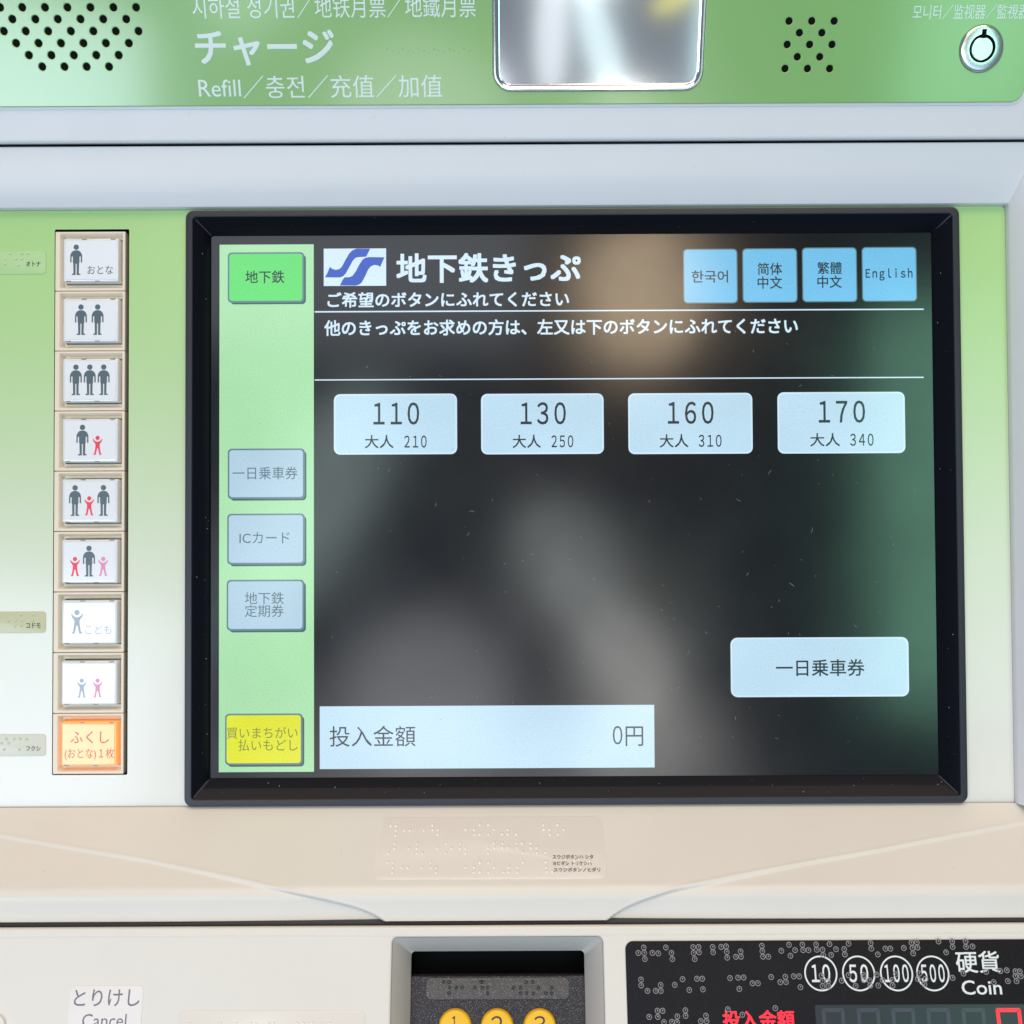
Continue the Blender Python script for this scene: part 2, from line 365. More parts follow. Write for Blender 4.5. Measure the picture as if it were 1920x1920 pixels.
# ---- green upper panel with speaker and microphone holes, on a thin white lip
hl = []
rows = [(-31, [-20, 22, 65, 108, 151, 194, 237, 280], .0), (-8.5, [-1, 18 + 2, 63, 106, 149, 191, 234], 0),
        (14.5, [2, 43.5, 86, 128, 171, 214, 256.5], 0), (36.5, [25, 68, 110, 152.5, 195, 238], 0), (59, [9, 50, 92, 134.5, 176.5, 218.5, 261], 0),
        (81.5, [32, 74, 116, 158, 200, 243], 0), (104, [56, 98, 140, 182, 224], 0), (125.5, [81, 122.5, 164, 206], 0)]
rows = [r for r in rows if r[0] > 0]
extra = [[(P(UPP, x, -8.5), 6) for x in (22, 62, 104, 148, 191, 234)], [(P(UPP, x, -31), 6) for x in (-4, 40, 83, 126, 169, 212)]]
for y, xs, _ in rows:
    for x in xs: hl.append((P(UPP, x, y), .00128))
for e in extra:
    for p, _ in e: hl.append((p, .00128))
mic = [(40, (1478.5, 1521, 1563)), (62, (1498, 1540)), (84, (1475, 1517, 1559)), (107, (1494, 1536)), (129, (1471, 1513, 1554.5))]
for y, xs in mic:
    for x in xs: hl.append((P(UPP, x, y), .00122))
gx0, gy0, gx1, gy1 = -.34, P(UPP, 960, 196.5)[1], P(UPP, 1928, 100)[0], .10
key_c = P(UPP, 1838, 92)
mb = (P(UPP, 924, 60)[0], P(UPP, 1120, 171)[1], P(UPP, 1321, 60)[0], .085)     # mirror opening
outline = rring(gx0, gy0, gx1, gy1, .0052, 0, 8)
loops = [outline] + [circ(p[0], p[1], r + .0002, 0, 24) for p, r in hl] + [circ(key_c[0], key_c[1], .0089, 0, 48), rring(*mb, .0075, 0, 8)]
GZ = .0010
panel = link('upper_panel', curve_plate(loops, 0.0001, GZ, .0003), M_GREENP, UPP, machine, smooth=35)
# thin lip around the panel
link('panel_lip', plate((gx0 - .001, gy0 - .0011, gx1 + .0011, gy1), .006, 0, .0004, .0002), M_WHITE, UPP, machine)
sp = link('speaker_backing', flatrect(prect(UPP, -60, -60, 300, 150), .002, .00046), M_DARK, UPP, machine, label='black backing behind the speaker holes')
sp = link('microphone_backing', flatrect(prect(UPP, 1440, 20, 1600, 150), .002, .00046), M_DARK, UPP, machine, label='black backing behind the small group of holes')
h = GZ + LAY
lettering('지하철 정기권／地铁月票／地鐵月票', UPP, (360, -10, 892, 34), M_PRINT, h, panel)
lettering('チャージ', UPP, (366, 56, 627, 123), M_PRINT, h, panel, bold=.018)
lettering('Refill／충전／充值／加值', UPP, (372, 141, 829, 184), M_PRINT, h, panel)
lettering('모니터／监视器／監視器', UPP, (1712, 8, 1929, 36), M_PRINT, h, panel)
domes(UPP, [(726 + i * 9.6 + (i * 37 % 5) * .5, 93 + (i * 13 % 3) * 3 - 1) for i in range(17)], .0005, GZ - .0003, 'braille_dots', M_GREENP, panel)

# ---- mirror in a polished frame
x0, y0, x1, y1 = mb
def inset(b, k): return (b[0] + k, b[1] + k, b[2] - k, b[3] - k)
fr = loft([rring(*inset(mb, .0001), .0074, .0004, 8), rring(*inset(mb, .0001), .0074, .0013, 8), rring(*inset(mb, .0004), .0071, .0016, 8), rring(*inset(mb, .0010), .0066, .0016, 8),
           rring(*inset(mb, .0016), .0060, .0010, 8), rring(*inset(mb, .0030), .0046, .0008, 8)], cap1=False)
mframe = link('mirror', fr, M_CHROME, UPP, machine, label='polished metal rim of the mirror')
link('mirror_glass', flatrect(inset(mb, .0028), .0046, .0009, 8), M_MIRROR, UPP, mframe, smooth=0)

# ---- round key lock
kx, ky = key_c
lk = loft([circ(kx, ky, .0088, .0004, 48), circ(kx, ky, .0088, .0013, 48), circ(kx, ky, .0084, .0018, 48), circ(kx, ky, .0078, .0020, 48), circ(kx, ky, .0053, .0020, 48), circ(kx, ky, .0053, -.002, 48)], cap1=False)
lock = link('key_lock', lk, M_STEEL, UPP, machine, label='round silver tubular key lock')
link('lock_core', loft([circ(kx, ky, .0044, -.002, 40), circ(kx, ky, .0044, .0016, 40), circ(kx, ky, .0041, .0019, 40)]), M_STEEL, UPP, lock)
link('keyway', flatrect((kx - .0056, ky - .0056, kx + .0056, ky + .0056), .0055, .0006), M_DARK, UPP, lock, smooth=0)
link('key_notch', plate((kx - .00095, ky + .0038, kx + .00095, ky + .0072), .0001, .0018, .00206, .00001), M_DARK, UPP, lock)

# ---- seam backing between the housings
link('seam_gap', sweep([(yz(UPP, vseam + .004, -.012)[0], yz(UPP, vseam + .004, -.012)[1]), (yz(UPP, vseam - .006, -.012)[0], yz(UPP, vseam - .006, -.012)[1])]), M_DARK, None, machine)

# ---- middle housing: sloping frame round the green field
zt = zy(270, .427)
def mp(px, py, h): a, b = P(MID, px, py, h); return MID.M @ Vector((a, b, h))
H1, H0 = .0145, .0030
to = P(MID, 960, 270.5, H1)[1]; ti = P(MID, 960, 386, H0)[1]
xo = P(MID, 1946, 400, H1)[0]; xi = P(MID, 1896, 700, H0)[0]
xlo = -.36; xli = -.30
bo = P(MID, 960, 1700, H1)[1]; bi = P(MID, 960, 1512, H0)[1]
def mring(k_x, k_y, h): # blends between outer (0) and inner (1) opening
    return [(xo + (xi - xo) * k_x, bi, h), (xo + (xi - xo) * k_x, to + (ti - to) * k_y, h), (xlo + (xli - xlo) * k_x, to + (ti - to) * k_y, h), (xlo + (xli - xlo) * k_x, bi, h)]
bm = bmesh.new()
rr_ = []
levels = [(-.02, -.02, H1 - .012), (-.02, -.012, H1 - .0012), (0, 0.0, H1 - .0003), (.02, .02, H1), (.5, .5, H1 * .55 + H0 * .45 + .0009), (.96, .965, H0 + .0006), (.985, .99, H0 + .0002), (1.0, 1.0, H0 - .0004), (1.0, 1.0, -.0008)]
for kx_, ky_, hh in levels: rr_.append([bm.verts.new(p) for p in mring(kx_, ky_, hh)])
for a, b in zip(rr_, rr_[1:]):
    for i in range(3): bm.faces.new((a[i], a[i + 1], b[i + 1], b[i]))
bmesh.ops.recalc_face_normals(bm, faces=bm.faces)
if sum(f.normal.z * f.calc_area() for f in bm.faces) < 0: bmesh.ops.reverse_faces(bm, faces=bm.faces)
me = bpy.data.meshes.new('m'); bm.to_mesh(me); bm.free()
link('middle_housing', me, M_WHITE, MID, machine, smooth=28)
# outer wing of the housing to the right
link('side_housing', plate((xo - .0002, bi, .38, to + .0002), .0005, H1 - .01, H1 + .0001, .0006), M_WHITE, MID, machine)

# ---- green field with a printed fade, openings for the keys and the screen
def corners(pl, tl, tr, bl, br, h=0):
    a, b, c, d = P(pl, *tl, h), P(pl, *tr, h), P(pl, *bl, h), P(pl, *br, h)
    return ((a[0] + c[0]) / 2, (c[1] + d[1]) / 2, (b[0] + d[0]) / 2, (a[1] + b[1]) / 2)
slot = corners(MID, (103, 430), (243, 430), (97, 1453), (238, 1453))
bez = corners(MID, (350, 396), (1798, 388), (345, 1512), (1813, 1505), .002)
field = (xli + .0002, bi - .0016, xi - .0001, ti - .0001)
fo = rring(*field, .0022, 0, 6)
me = curve_plate([fo, rring(*slot, .0006, 0, 3), rring(*inset(bez, .003), .002, 0, 4)], -.0016, 0, .0001)
M_FIELD = halftone('green_fade_print', (.37, .61, .23), (.73, .71, .66), .13, -.11)
fieldo = link('green_field', me, M_FIELD, MID, machine, origin=(0, 0, 0), smooth=35)

# ---- slot and nine push keys
sx0, sy0, sx1, sy1 = slot
link('key_slot', loft([rring(*slot, .0006, -.0002, 3), rring(*slot, .0006, -.012, 3)], cap1=True, flip=False), M_DARK, MID, machine, smooth=0)
ntot = 9; top = sy1 - .0009; pitch = (top - (sy0 + .0003)) / ntot
hx0, hx1 = sx0 + .0003, sx1 - .0016
def adult(cx, cy, s):     # cy = feet; s = total height
    k = s / 286.0
    half = [(0, 437), (18, 439), (34, 447), (47, 462), (55, 484), (56, 548), (54, 552), (45, 552), (43, 548), (43, 498), (37, 493), (31, 498), (31, 550), (27, 560), (25, 654), (38, 659), (40, 669), (5, 669), (5, 565), (0, 562)]
    pts = [(x, 669 - y) for x, y in half] + [(-x, 669 - y) for x, y in reversed(half[1:-1])]
    return [(cx + x * k, cy + y * k) for x, y in pts], (cx, cy + (669 - 408) * k, 25 * k)
def child(cx, cy, s):
    k = s / 180.0
    half = [(0, 352), (14, 349), (28, 340), (38, 325), (44, 322), (43, 336), (36, 352), (24, 366), (19, 380), (22, 412), (30, 458), (38, 464), (38, 472), (20, 475), (15, 464), (4, 414), (0, 411)]
    pts = [(x, 475 - y) for x, y in half] + [(-x, 475 - y) for x, y in reversed(half[1:-1])]
    return [(cx + x * k, cy + y * k) for x, y in pts], (cx, cy + (475 - 315) * k, 20 * k)
def figure(kind, ux, yb, cw, chh, z, m, fbox, parent, tall=1.0):
    fx0, fy0, fx1, fy1 = fbox
    cx = fx0 + ux * (fx1 - fx0); cy = fy0 + yb * (fy1 - fy0)
    s = chh * (fy1 - fy0)
    pts, (hx, hy, hr) = (adult if kind == 'a' else child)(cx, cy, s)
    bm = bmesh.new()
    f = bm.faces.new([bm.verts.new((x, y, z)) for x, y in pts]); bmesh.ops.triangulate(bm, faces=[f])
    bm.faces.new([bm.verts.new(p) for p in circ(hx, hy, hr, z, 20)])
    bm.normal_update()
    for q in bm.faces:
        if q.normal.z < 0: q.normal_flip()
    me = bpy.data.meshes.new('m'); bm.to_mesh(me); bm.free()
    link('pictogram', me, m, MID, parent, smooth=0)
keys = [([('a', .21)], 'おとな', 'key with one grey adult and hiragana'), ([('a', .31), ('a', .64)], None, 'key with two grey adults'),
        ([('a', .215), ('a', .49), ('a', .765)], None, 'key with three grey adults'), ([('a', .35), ('c', .65)], None, 'key with one grey adult and one red child'),
        ([('a', .21), ('c', .49), ('a', .77)], None, 'key with a red child between two grey adults'), ([('c', .215), ('a', .49), ('p', .77)], None, 'key with a grey adult between two red children'),
        ([('k', .26)], 'こども', 'key with one large pale child and hiragana'), ([('w', .36), ('p', .67)], None, 'key with two small children paled by painted glare'), ([], 'x', 'orange lit key with red lettering')]
HF = .0002                                   # front of the housings above the field
for i, (figs, txt, lab) in enumerate(keys):
    y1 = top - i * pitch - .00012; y0 = top - (i + 1) * pitch + .00012
    ob = (hx0, y0, hx1, y1)
    b2 = (hx0 + .0022, y0 + .0012, hx1 - .0012, y1 - .0010)
    fl = (hx0 + .0037, y0 + .0031, hx1 - .0021, y1 - .0029)
    hm = loft([rring(*ob, .0003, -.008, 3), rring(*ob, .0003, HF - .0003, 3), rring(*inset(ob, .0002), .0003, HF, 3), rring(*inset(b2, -.0002), .0004, HF, 3), rring(*b2, .0004, HF - .0002, 3),
               rring(*inset(b2, .0009), .0004, HF - .0030, 3), rring(*inset(b2, .0012), .0004, HF - .0031, 3), rring(*fl, .0003, HF - .0031, 3), rring(*fl, .0003, HF - .0060, 3)])
    key = link('push_key', hm, M_HOUS, MID, machine, label=lab, smooth=30)
    # clear cap standing proud of the housing
    lit = (i == 8)
    cb = (fl[0] + .0003, fl[1] + .0005, fl[2] - .0003, fl[3] - .0005)
    ZC = HF + .0012
    cap = loft([rring(*cb, .0006, HF - .0055, 4), rring(*cb, .0006, ZC - .0007, 4), rring(*inset(cb, .00012), .0006, ZC - .0003, 4), rring(*inset(cb, .0004), .0006, ZC - .00008, 4), rring(*inset(cb, .0008), .0005, ZC, 4)])
    link('key_cap', cap, M_ORANGER if lit else M_CLEAR, MID, key, smooth=50)
    fb = inset(cb, .0011)
    link('key_face', flatrect(fb, .0004, ZC + .00006), M_ORANGE if lit else M_FACE, MID, key, smooth=0)
    # little clip notches along the top and bottom edge of the cap
    bm = bmesh.new()
    for yy in (cb[3] - .0003, cb[1] + .0003):
        for q in ((.38, .90) if yy > cb[1] + .001 else (.10, .62)):
            xx = cb[0] + q * (cb[2] - cb[0])
            mt = Matrix.Translation((xx, yy, ZC - .0001)) @ Matrix.Diagonal((.0020, .00035, .0004, 1))
            bmesh.ops.create_cube(bm, size=1, matrix=mt)
    me = bpy.data.meshes.new('m'); bm.to_mesh(me); bm.free()
    link('cap_notches', me, mat('notch_shadow_plastic', (.20, .20, .22), .3) if i == 0 else bpy.data.materials['notch_shadow_plastic'], MID, key)
    z = ZC + .00012
    for k, ux in figs:
        m_ = {'a': M_SLATE, 'c': M_RED, 'p': M_PINK, 'k': M_PALEINK, 'w': M_PALEINK}[k]
        if k == 'a': figure('a', ux, .11, 0, .80, z, m_, fb, key)
        elif k == 'k': figure('c', ux, .20, 0, .62, z, m_, fb, key)
        else: figure('c', ux, .12, 0, .50, z, m_, fb, key)
    if txt in ('おとな', 'こども'):
        cxp = 164, 213
        pyc = (506 if i == 0 else 1180)
        lettering(txt, MID, (164, pyc - 8, 212, pyc + 8) if i == 0 else (160, pyc - 8, 209, pyc + 9), M_SLATE if i == 0 else M_PALEINK, z, key)
    if lit:
        lettering('ふくし', MID, (132, 1371, 204, 1394), M_ORINK, z, key)
        lettering('(おとな)１枚', MID, (121, 1403, 214, 1425), M_ORINK, z, key)

# ---- screen bezel
RIMH = .0030; GL = -.0042
b = bez
def off(b, l, bo_, r, t): return (b[0] + l, b[1] + bo_, b[2] - r, b[3] - t)
rg = [(0, 0, -.004, .0034), (0, 0, RIMH - .0006, .0034), (.0002, .0002, RIMH - .0001, .0033), (.0006, .0006, RIMH, .003), (.0028, .0026, RIMH, .0016), (.0031, .0029, RIMH - .0003, .0014)]
rings = [rring(b[0] + kx_, b[1] + ky_, b[2] - kx_, b[3] - ky_, r, z, 6) for kx_, ky_, z, r in rg]
link('screen_rim', loft(rings, cap1=False), M_RIM, MID, machine, smooth=40, label='dark grey outer rim of the screen surround')
g = corners(MID, (399, 444), (1747, 436), (393, 1458), (1757, 1452), GL)
i0 = (b[0] + .0031, b[1] + .0029, b[2] - .0031, b[3] - .0029)
def mixb(a, c, t, z):
    q = tuple(a[k] * (1 - t) + c[k] * t for k in range(4)); return rring(*q, .0014 * (1 - t) + .0006 * t, z, 6)
rings = [mixb(i0, g, 0, RIMH - .0003), mixb(i0, g, .50, (RIMH + GL) * .40 + .0004), mixb(i0, g, .54, (RIMH + GL) * .40 + .0001), mixb(i0, g, .96, GL + .0006), mixb(i0, g, 1.0, GL - .0004)]
bz = link('screen_bezel', loft(rings, cap1=False), M_BEZEL, MID, machine, smooth=25)
# mitre lines at the four corners of the bezel
for (px_, py_), (qx, qy) in (((366, 411), (399, 444)), ((1783, 403), (1747, 437)), ((362, 1497), (394, 1459)), ((1797, 1489), (1757, 1452))):
    a = P(MID, px_, py_, RIMH - .0004); c = P(MID, qx, qy, GL)
    va = Vector((a[0], a[1], RIMH - .0004)); vc = Vector((c[0], c[1], GL + .0004)); dd = (vc - va)
    va = va + dd * .06; vc = vc - dd * .04; mid = (va + vc) / 2 + Vector((0, 0, .0007))
    sd = dd.cross(Vector((0, 0, 1))).normalized() * .00045
    bm = bmesh.new(); up = Vector((0, 0, .0003))
    R_ = [[bm.verts.new(q) for q in (p - sd - up, p - sd * .4 + up, p + sd * .4 + up, p + sd - up)] for p in (va, mid, vc)]
    for A, B in zip(R_, R_[1:]):
        for k in range(3): bm.faces.new((A[k], A[k + 1], B[k + 1], B[k]))
    bmesh.ops.recalc_face_normals(bm, faces=bm.faces)
    me = bpy.data.meshes.new('m'); bm.to_mesh(me); bm.free()
    link('corner_joint', me, M_RIM, MID, bz)

bm = bmesh.new()
for k in range(46):
    side = random.choice('lbbr'); t = random.uniform(.25, .9)
    q0 = mixb(i0, g, 0, 0); a0 = (i0[0] * (1 - t) + g[0] * t, i0[1] * (1 - t) + g[1] * t, i0[2] * (1 - t) + g[2] * t, i0[3] * (1 - t) + g[3] * t)
    zz = (RIMH * (1 - t) + GL * t) + .0009
    x = {'l': a0[0], 'r': a0[2]}.get(side, random.uniform(a0[0], a0[2])); y = a0[1] if side == 'b' else random.uniform(a0[1], a0[3])
    bmesh.ops.create_icosphere(bm, subdivisions=1, radius=random.uniform(.00006, .00016), matrix=Matrix.Translation((x, y, zz)) @ Matrix.Rotation(random.uniform(0, 3), 4, 'Z') @ Matrix.Diagonal((random.uniform(1, 4), 1, 1, 1)))
me = bpy.data.meshes.new('m'); bm.to_mesh(me); bm.free()
link('bezel_lint', me, M_DUST, MID, bz, kind='stuff')

# ---- the touch screen and what it shows
scr = link('touch_screen', flatrect(inset(g, -.0008), .0006, GL), M_GLASS, MID, machine, smooth=0, label='dark glossy touch screen with lit keys')
def sbox(x0, y0, x1, y1, lev): return prect(MID, x0, y0, x1, y1, GL + LAY * lev)
def sflat(name, px, m, lev, r=0, label=None):
    return link(name, flatrect(sbox(*px, lev), r, GL + LAY * lev), m, MID, scr, smooth=0, label=label)
def quad(name, pts, m, lev):
    return link(name, poly([P(MID, x, y, GL + LAY * lev) for x, y in pts], GL + LAY * lev), m, MID, scr, smooth=0)
sflat('side_bar', (411, 458.5, 588.5, 1447.5), S_BAR, 1, label='pale green strip of the screen holding the side keys')
def stext(s, box, m, bold=0, spacing=1):
    if m is S_INK and not bold: bold = .009
    lettering(s, MID, box, m, GL + LAY * 6, scr, bold, spacing=spacing)
def skey(px, m, lab):
    x0, y0, x1, y1 = px
    sflat('key_shadow', (x0 + 4, y0 + 4, x1 + 4.5, y1 + 4.5), S_SHD, 2, .0016)
    sflat('key_border', (x0 - 1, y0 - 1, x1 + 1.5, y1 + 1.5), S_EDGE, 3, .0017)
    sflat('touch_key', (x0 + 2, y0 + 2, x1 - 2, y1 - 2), m, 4, .0013, lab)
skey((428, 474, 569, 566), S_GRN, 'bright green key reading 地下鉄')
skey((428, 842, 570, 934), S_KEY2, 'pale blue side key reading 一日乗車券')
skey((427, 964, 570, 1057), S_KEY2, 'pale blue side key reading ICカード')
skey((426, 1088, 569, 1181), S_KEY2, 'pale blue side key reading 地下鉄定期券')
skey((423, 1339, 566, 1433), S_YEL, 'yellow key with two lines of olive lettering')
stext('地下鉄', (460, 507, 533, 531), S_INK)
stext('一日乗車券', (436, 875, 558, 899), S_INKG)
stext('ICカード', (449, 998, 543, 1019), S_INKG)
stext('地下鉄', (459, 1110, 532, 1133), S_INKG); stext('定期券', (459, 1134, 532, 1157), S_INKG)
stext('買いまちがい', (425, 1363, 558, 1385), S_INKO); stext('払いもどし', (447, 1386, 558, 1408), S_INKO)
# badge
sflat('badge_field', (607, 466, 724, 536), S_TXT, 2, label='white badge field of the double s sign')
def bz_pt(x, y): return (340 + x / 3, 380 + y / 3)
s1 = [(808, 420), (824, 390), (836, 360), (848, 372), (868, 378), (888, 374), (903, 360), (925, 318), (945, 285), (962, 268), (985, 259), (1062, 259), (1040, 304), (1000, 306), (982, 309), (966, 324), (945, 362), (925, 398), (910, 414), (890, 421)]
s2 = [(892, 466), (906, 436), (918, 420), (945, 419), (962, 412), (980, 388), (1000, 350), (1018, 322), (1035, 310), (1056, 306), (1143, 307), (1130, 335), (1118, 362), (1106, 353), (1086, 350), (1066, 358), (1050, 378), (1032, 418), (1014, 450), (998, 462), (980, 466)]
for s in (s1, s2): quad('badge_stroke', [bz_pt(x, y) for x, y in s], S_BLUE, 4)
stext('地下鉄きっぷ', (743, 474, 1089, 530), S_TXT, .024)
stext('ご希望のボタンにふれてください', (614, 547, 1067, 576), S_TXT, .02)
stext('他のきっぷをお求めの方は、左又は下のボタンにふれてください', (608, 598, 1496, 628), S_TXT, .02)
quad('divider_line', [(590, 583.4), (1732, 578.6), (1732, 581), (590, 586)], S_TXT, 2)
quad('divider_line', [(590, 711.4), (1732, 706.4), (1732, 708.6), (590, 713.6)], S_TXT, 2)
for px, a, b2_, lab in (((1281, 466.5, 1383, 569), '한국어', None, 'first'), ((1392, 465.5, 1495, 567.5), '简体', '中文', 's'), ((1504, 464, 1607, 566.5), '繁體', '中文', 't'), ((1616, 463, 1719, 565.5), 'English', None, 'e')):
    sflat('key_border', px, S_EDGE, 2, .0018)
    sflat('touch_key', (px[0] + 2, px[1] + 2, px[2] - 2, px[3] - 2), S_CYAN, 4, .0015, 'sky blue language key reading ' + (a + (b2_ or '')))
    cx = (px[0] + px[2]) / 2
    if b2_:
        stext(a, (cx - 23, px[1] + 27, cx + 23, px[1] + 50), S_INK); stext(b2_, (cx - 23, px[1] + 52.5, cx + 23, px[1] + 76), S_INK)
    elif a == 'English': stext(a, (1623, 503, 1711, 526), S_INK, .016, .62)
    else: stext(a, (1297, 507, 1365, 530), S_INK)
for px, num, n2, tx in (((626, 738.5, 857, 852), '110', '210', (700, 786, 684, 738, 758, 800)), ((902, 738, 1132, 851.5), '130', '250', (976, 1061, 961, 1014, 1034, 1075)),
                        ((1178, 737, 1411, 851), '160', '310', (1252, 1338, 1237, 1291, 1310, 1353)), ((1458, 735, 1697, 850), '170', '340', (1535, 1622, 1519, 1575, 1594, 1638))):
    y = px[1]
    sflat('key_border', px, S_TXT, 2, .0027); sflat('touch_key', (px[0] + 3, px[1] + 3, px[2] - 3, px[3] - 3), S_KEY, 4, .0022, 'wide pale key reading ' + num + ' 大人 ' + n2)
    stext(num, (tx[0], y + 16, tx[1], y + 58), S_INK, 0, .66)
    stext('大人', (tx[2], y + 77, tx[3], y + 102), S_INK); stext(n2, (tx[4], y + 78, tx[5], y + 101), S_INK, 0, .66)
sflat('key_border', (1370, 1195, 1704, 1306.5), S_TXT, 2, .0030); sflat('touch_key', (1373, 1198, 1701, 1303.5), S_KEY, 4, .0025, 'widest pale key at the lower right reading 一日乗車券')
stext('一日乗車券', (1455, 1236, 1621, 1268), S_INK)
sflat('amount_box', (599.5, 1323, 1227, 1440.5), S_KEY, 2, 0, 'wide pale amount box reading 0円')
stext('投入金額', (618, 1361, 779, 1400), S_INK, -.004); stext('0', (1149, 1361, 1167, 1396), S_INK, -.006); stext('円', (1173, 1362, 1206, 1399), S_INK, -.006)
# lint and tiny scratches lying on the glass
bm = bmesh.new()
spots = [(1520, 1000), (1640, 1090), (1490, 1100), (1440, 890), (1400, 1080), (1350, 1136), (1500, 760), (1600, 1168), (1497, 725), (1000, 1040), (816, 950), (880, 960), (875, 1004), (725, 886), (1390, 940), (1290, 1230), (1270, 1290), (1380, 1350), (1460, 1385)]
for k in range(150):
    if k < len(spots): x, y = spots[k]; ln = random.uniform(.0014, .0030)
    else:
        x = random.triangular(600, 1745, 1500); y = random.uniform(620, 1440); ln = random.uniform(.0003, .0014)
        if random.random() < .25: x = random.uniform(415, 1745)
    c = P(MID, x, y, GL + LAY * 8); a = random.uniform(0, 6.28); cv = random.uniform(-1.8, 1.8); wd = random.uniform(.00004, .00009); p = Vector((c[0], c[1], GL + LAY * 8)); pv = None
    for s in range(5):
        n = Vector((-math.sin(a), math.cos(a), 0)) * wd * (1 - abs(s - 2) * .35)
        cur = (bm.verts.new(p - n), bm.verts.new(p + n))
        if pv: bm.faces.new((pv[0], cur[0], cur[1], pv[1]))
        pv = cur; p = p + Vector((math.cos(a), math.sin(a), 0)) * ln / 4; a += cv / 4
me = bpy.data.meshes.new('m'); bm.to_mesh(me); bm.free()
link('lint', me, M_DUST, MID, scr, smooth=0, kind='stuff')

# ---- sloping shelf below the screen, with two moulded creases
lc = [(-400, 1480), (0, 1568), (133, 1591), (267, 1613), (400, 1640), (500, 1662), (633, 1693), (684, 1707), (717, 1723), (735, 1740)]
rc = [(1125, 1740), (1142, 1720), (1181, 1698), (1262, 1668), (1384, 1643), (1506, 1620), (1628, 1599), (1750, 1575), (1920, 1543), (2320, 1460)]
def interp(tb, x):
    if x <= tb[0][0]: return tb[0][1]
    for (a, b_), (c, d_) in zip(tb, tb[1:]):
        if x <= c: return b_ + (d_ - b_) * (x - a) / (c - a)
    return tb[-1][1]
def smooth_tab(tb):
    xs = [tb[0][0] + (tb[-1][0] - tb[0][0]) * i / 200 for i in range(201)]; ys = [interp(tb, x) for x in xs]
    for _ in range(6): ys = [ys[0]] + [(ys[i - 1] + ys[i] + ys[i + 1]) / 3 for i in range(1, 200)] + [ys[-1]]
    return list(zip(xs, ys))
lc = smooth_tab(lc); rc = smooth_tab(rc)
Aq = Vector((0, SH_A[1], SH_A[0])); Bq = Vector((0, SH_B[1], SH_B[0]))
Cq = Vector((0, .4035 - D, zy(1726, .4035)))
prof = []
d1 = (Bq - Aq).normalized(); d2 = (Cq - Bq).normalized()
fil = .0036
p0 = Bq - d1 * fil; p1 = Bq + d2 * fil
prof += [Aq.lerp(p0, i / 90) for i in range(90)]
for i in range(26):
    t = i / 25; prof.append(p0 * (1 - t) ** 2 + Bq * 2 * t * (1 - t) + p1 * t * t)
prof += [p1.lerp(Cq, i / 24) for i in range(1, 25)]
ext = [Cq + Vector((0, .0006, -.0003)), Cq + Vector((0, .004, -.0004))]
nrm = []
for i, p in enumerate(prof):
    a = prof[max(0, i - 1)]; b_ = prof[min(len(prof) - 1, i + 1)]; t = (b_ - a).normalized(); nrm.append(Vector((0, t.z, -t.y)) if t.z * 1 < 0 else Vector((0, -t.z, t.y)))
nx = 900; bm = bmesh.new(); grid = []
for i in range(nx + 1):
    x = -.30 + .60 * i / nx; col = []
    for p, n in zip(prof, nrm):
        v = Vector((x, p.y, p.z)); q = pix(v)
        if q[0] < 930: dd = q[1] - interp(lc, q[0]) if q[0] < 740 else -30; kk = max(0, min(1, (q[0] - 300) / 420))
        else: dd = q[1] - interp(rc, q[0]) if q[0] > 1120 else -30; kk = max(0, min(1, (1560 - q[0]) / 420))
        t = max(0, min(1, (dd + 2.0) / (4.2 + 5 * kk))); t = t * t * (3 - 2 * t)
        amp = .0006 + .0013 * kk ** 1.6
        bead = math.exp(-((dd + 4.0) / 2.2) ** 2) * .00012
        nn = n if n.y < 0 else -n
        v = v + nn * (bead - amp * t)
        col.append(bm.verts.new(v))
    off_ = nn * (bead - amp * t)
    for e in ext: col.append(bm.verts.new((x, e.y + off_.y, e.z)))
    grid.append(col)
for a, b_ in zip(grid, grid[1:]):
    for j in range(len(a) - 1): bm.faces.new((a[j], a[j + 1], b_[j + 1], b_[j]))
bmesh.ops.recalc_face_normals(bm, faces=bm.faces)
if sum(f.normal.y for f in bm.faces) > 0: bmesh.ops.reverse_faces(bm, faces=bm.faces)
me = bpy.data.meshes.new('m'); bm.to_mesh(me); bm.free()
link('shelf', me, M_CREAM, None, machine, smooth=60, label='cream sloping shelf with two moulded creases under the screen')

# ---- dark seam strip and lower housing
sy_ = Cq.z
link('seam_strip', sweep([(Cq.y + .0035, Cq.z + .001), (Cq.y + .0012, Cq.z - .0002), (Cq.y + .0008, Cq.z - .0016), (Cq.y + .003, Cq.z - .003)]), M_RUBBER, None, machine, smooth=60)
lt = P(LOW, 960, 1736)[1]
kp = prect(LOW, 731, 1757, 1135, 2140)
def plate_xy(x0, y0, x1, y1): return rring(x0, y0, x1, y1, .0002, 0, 2)
me = curve_plate([plate_xy(-.30, -.16, .30, lt), rring(*kp, .0022, 0, 5)], -.004, 0, .0009)
link('lower_housing', me, M_CREAM, LOW, machine, smooth=40)
# raised hairline under the top edge of the lower housing
link('edge_bead', plate((-.30, P(LOW, 960, 1754.5)[1], .30, P(LOW, 960, 1752)[1]), .0002, -.0001, .00012, .0001), M_CREAM, LOW, machine)

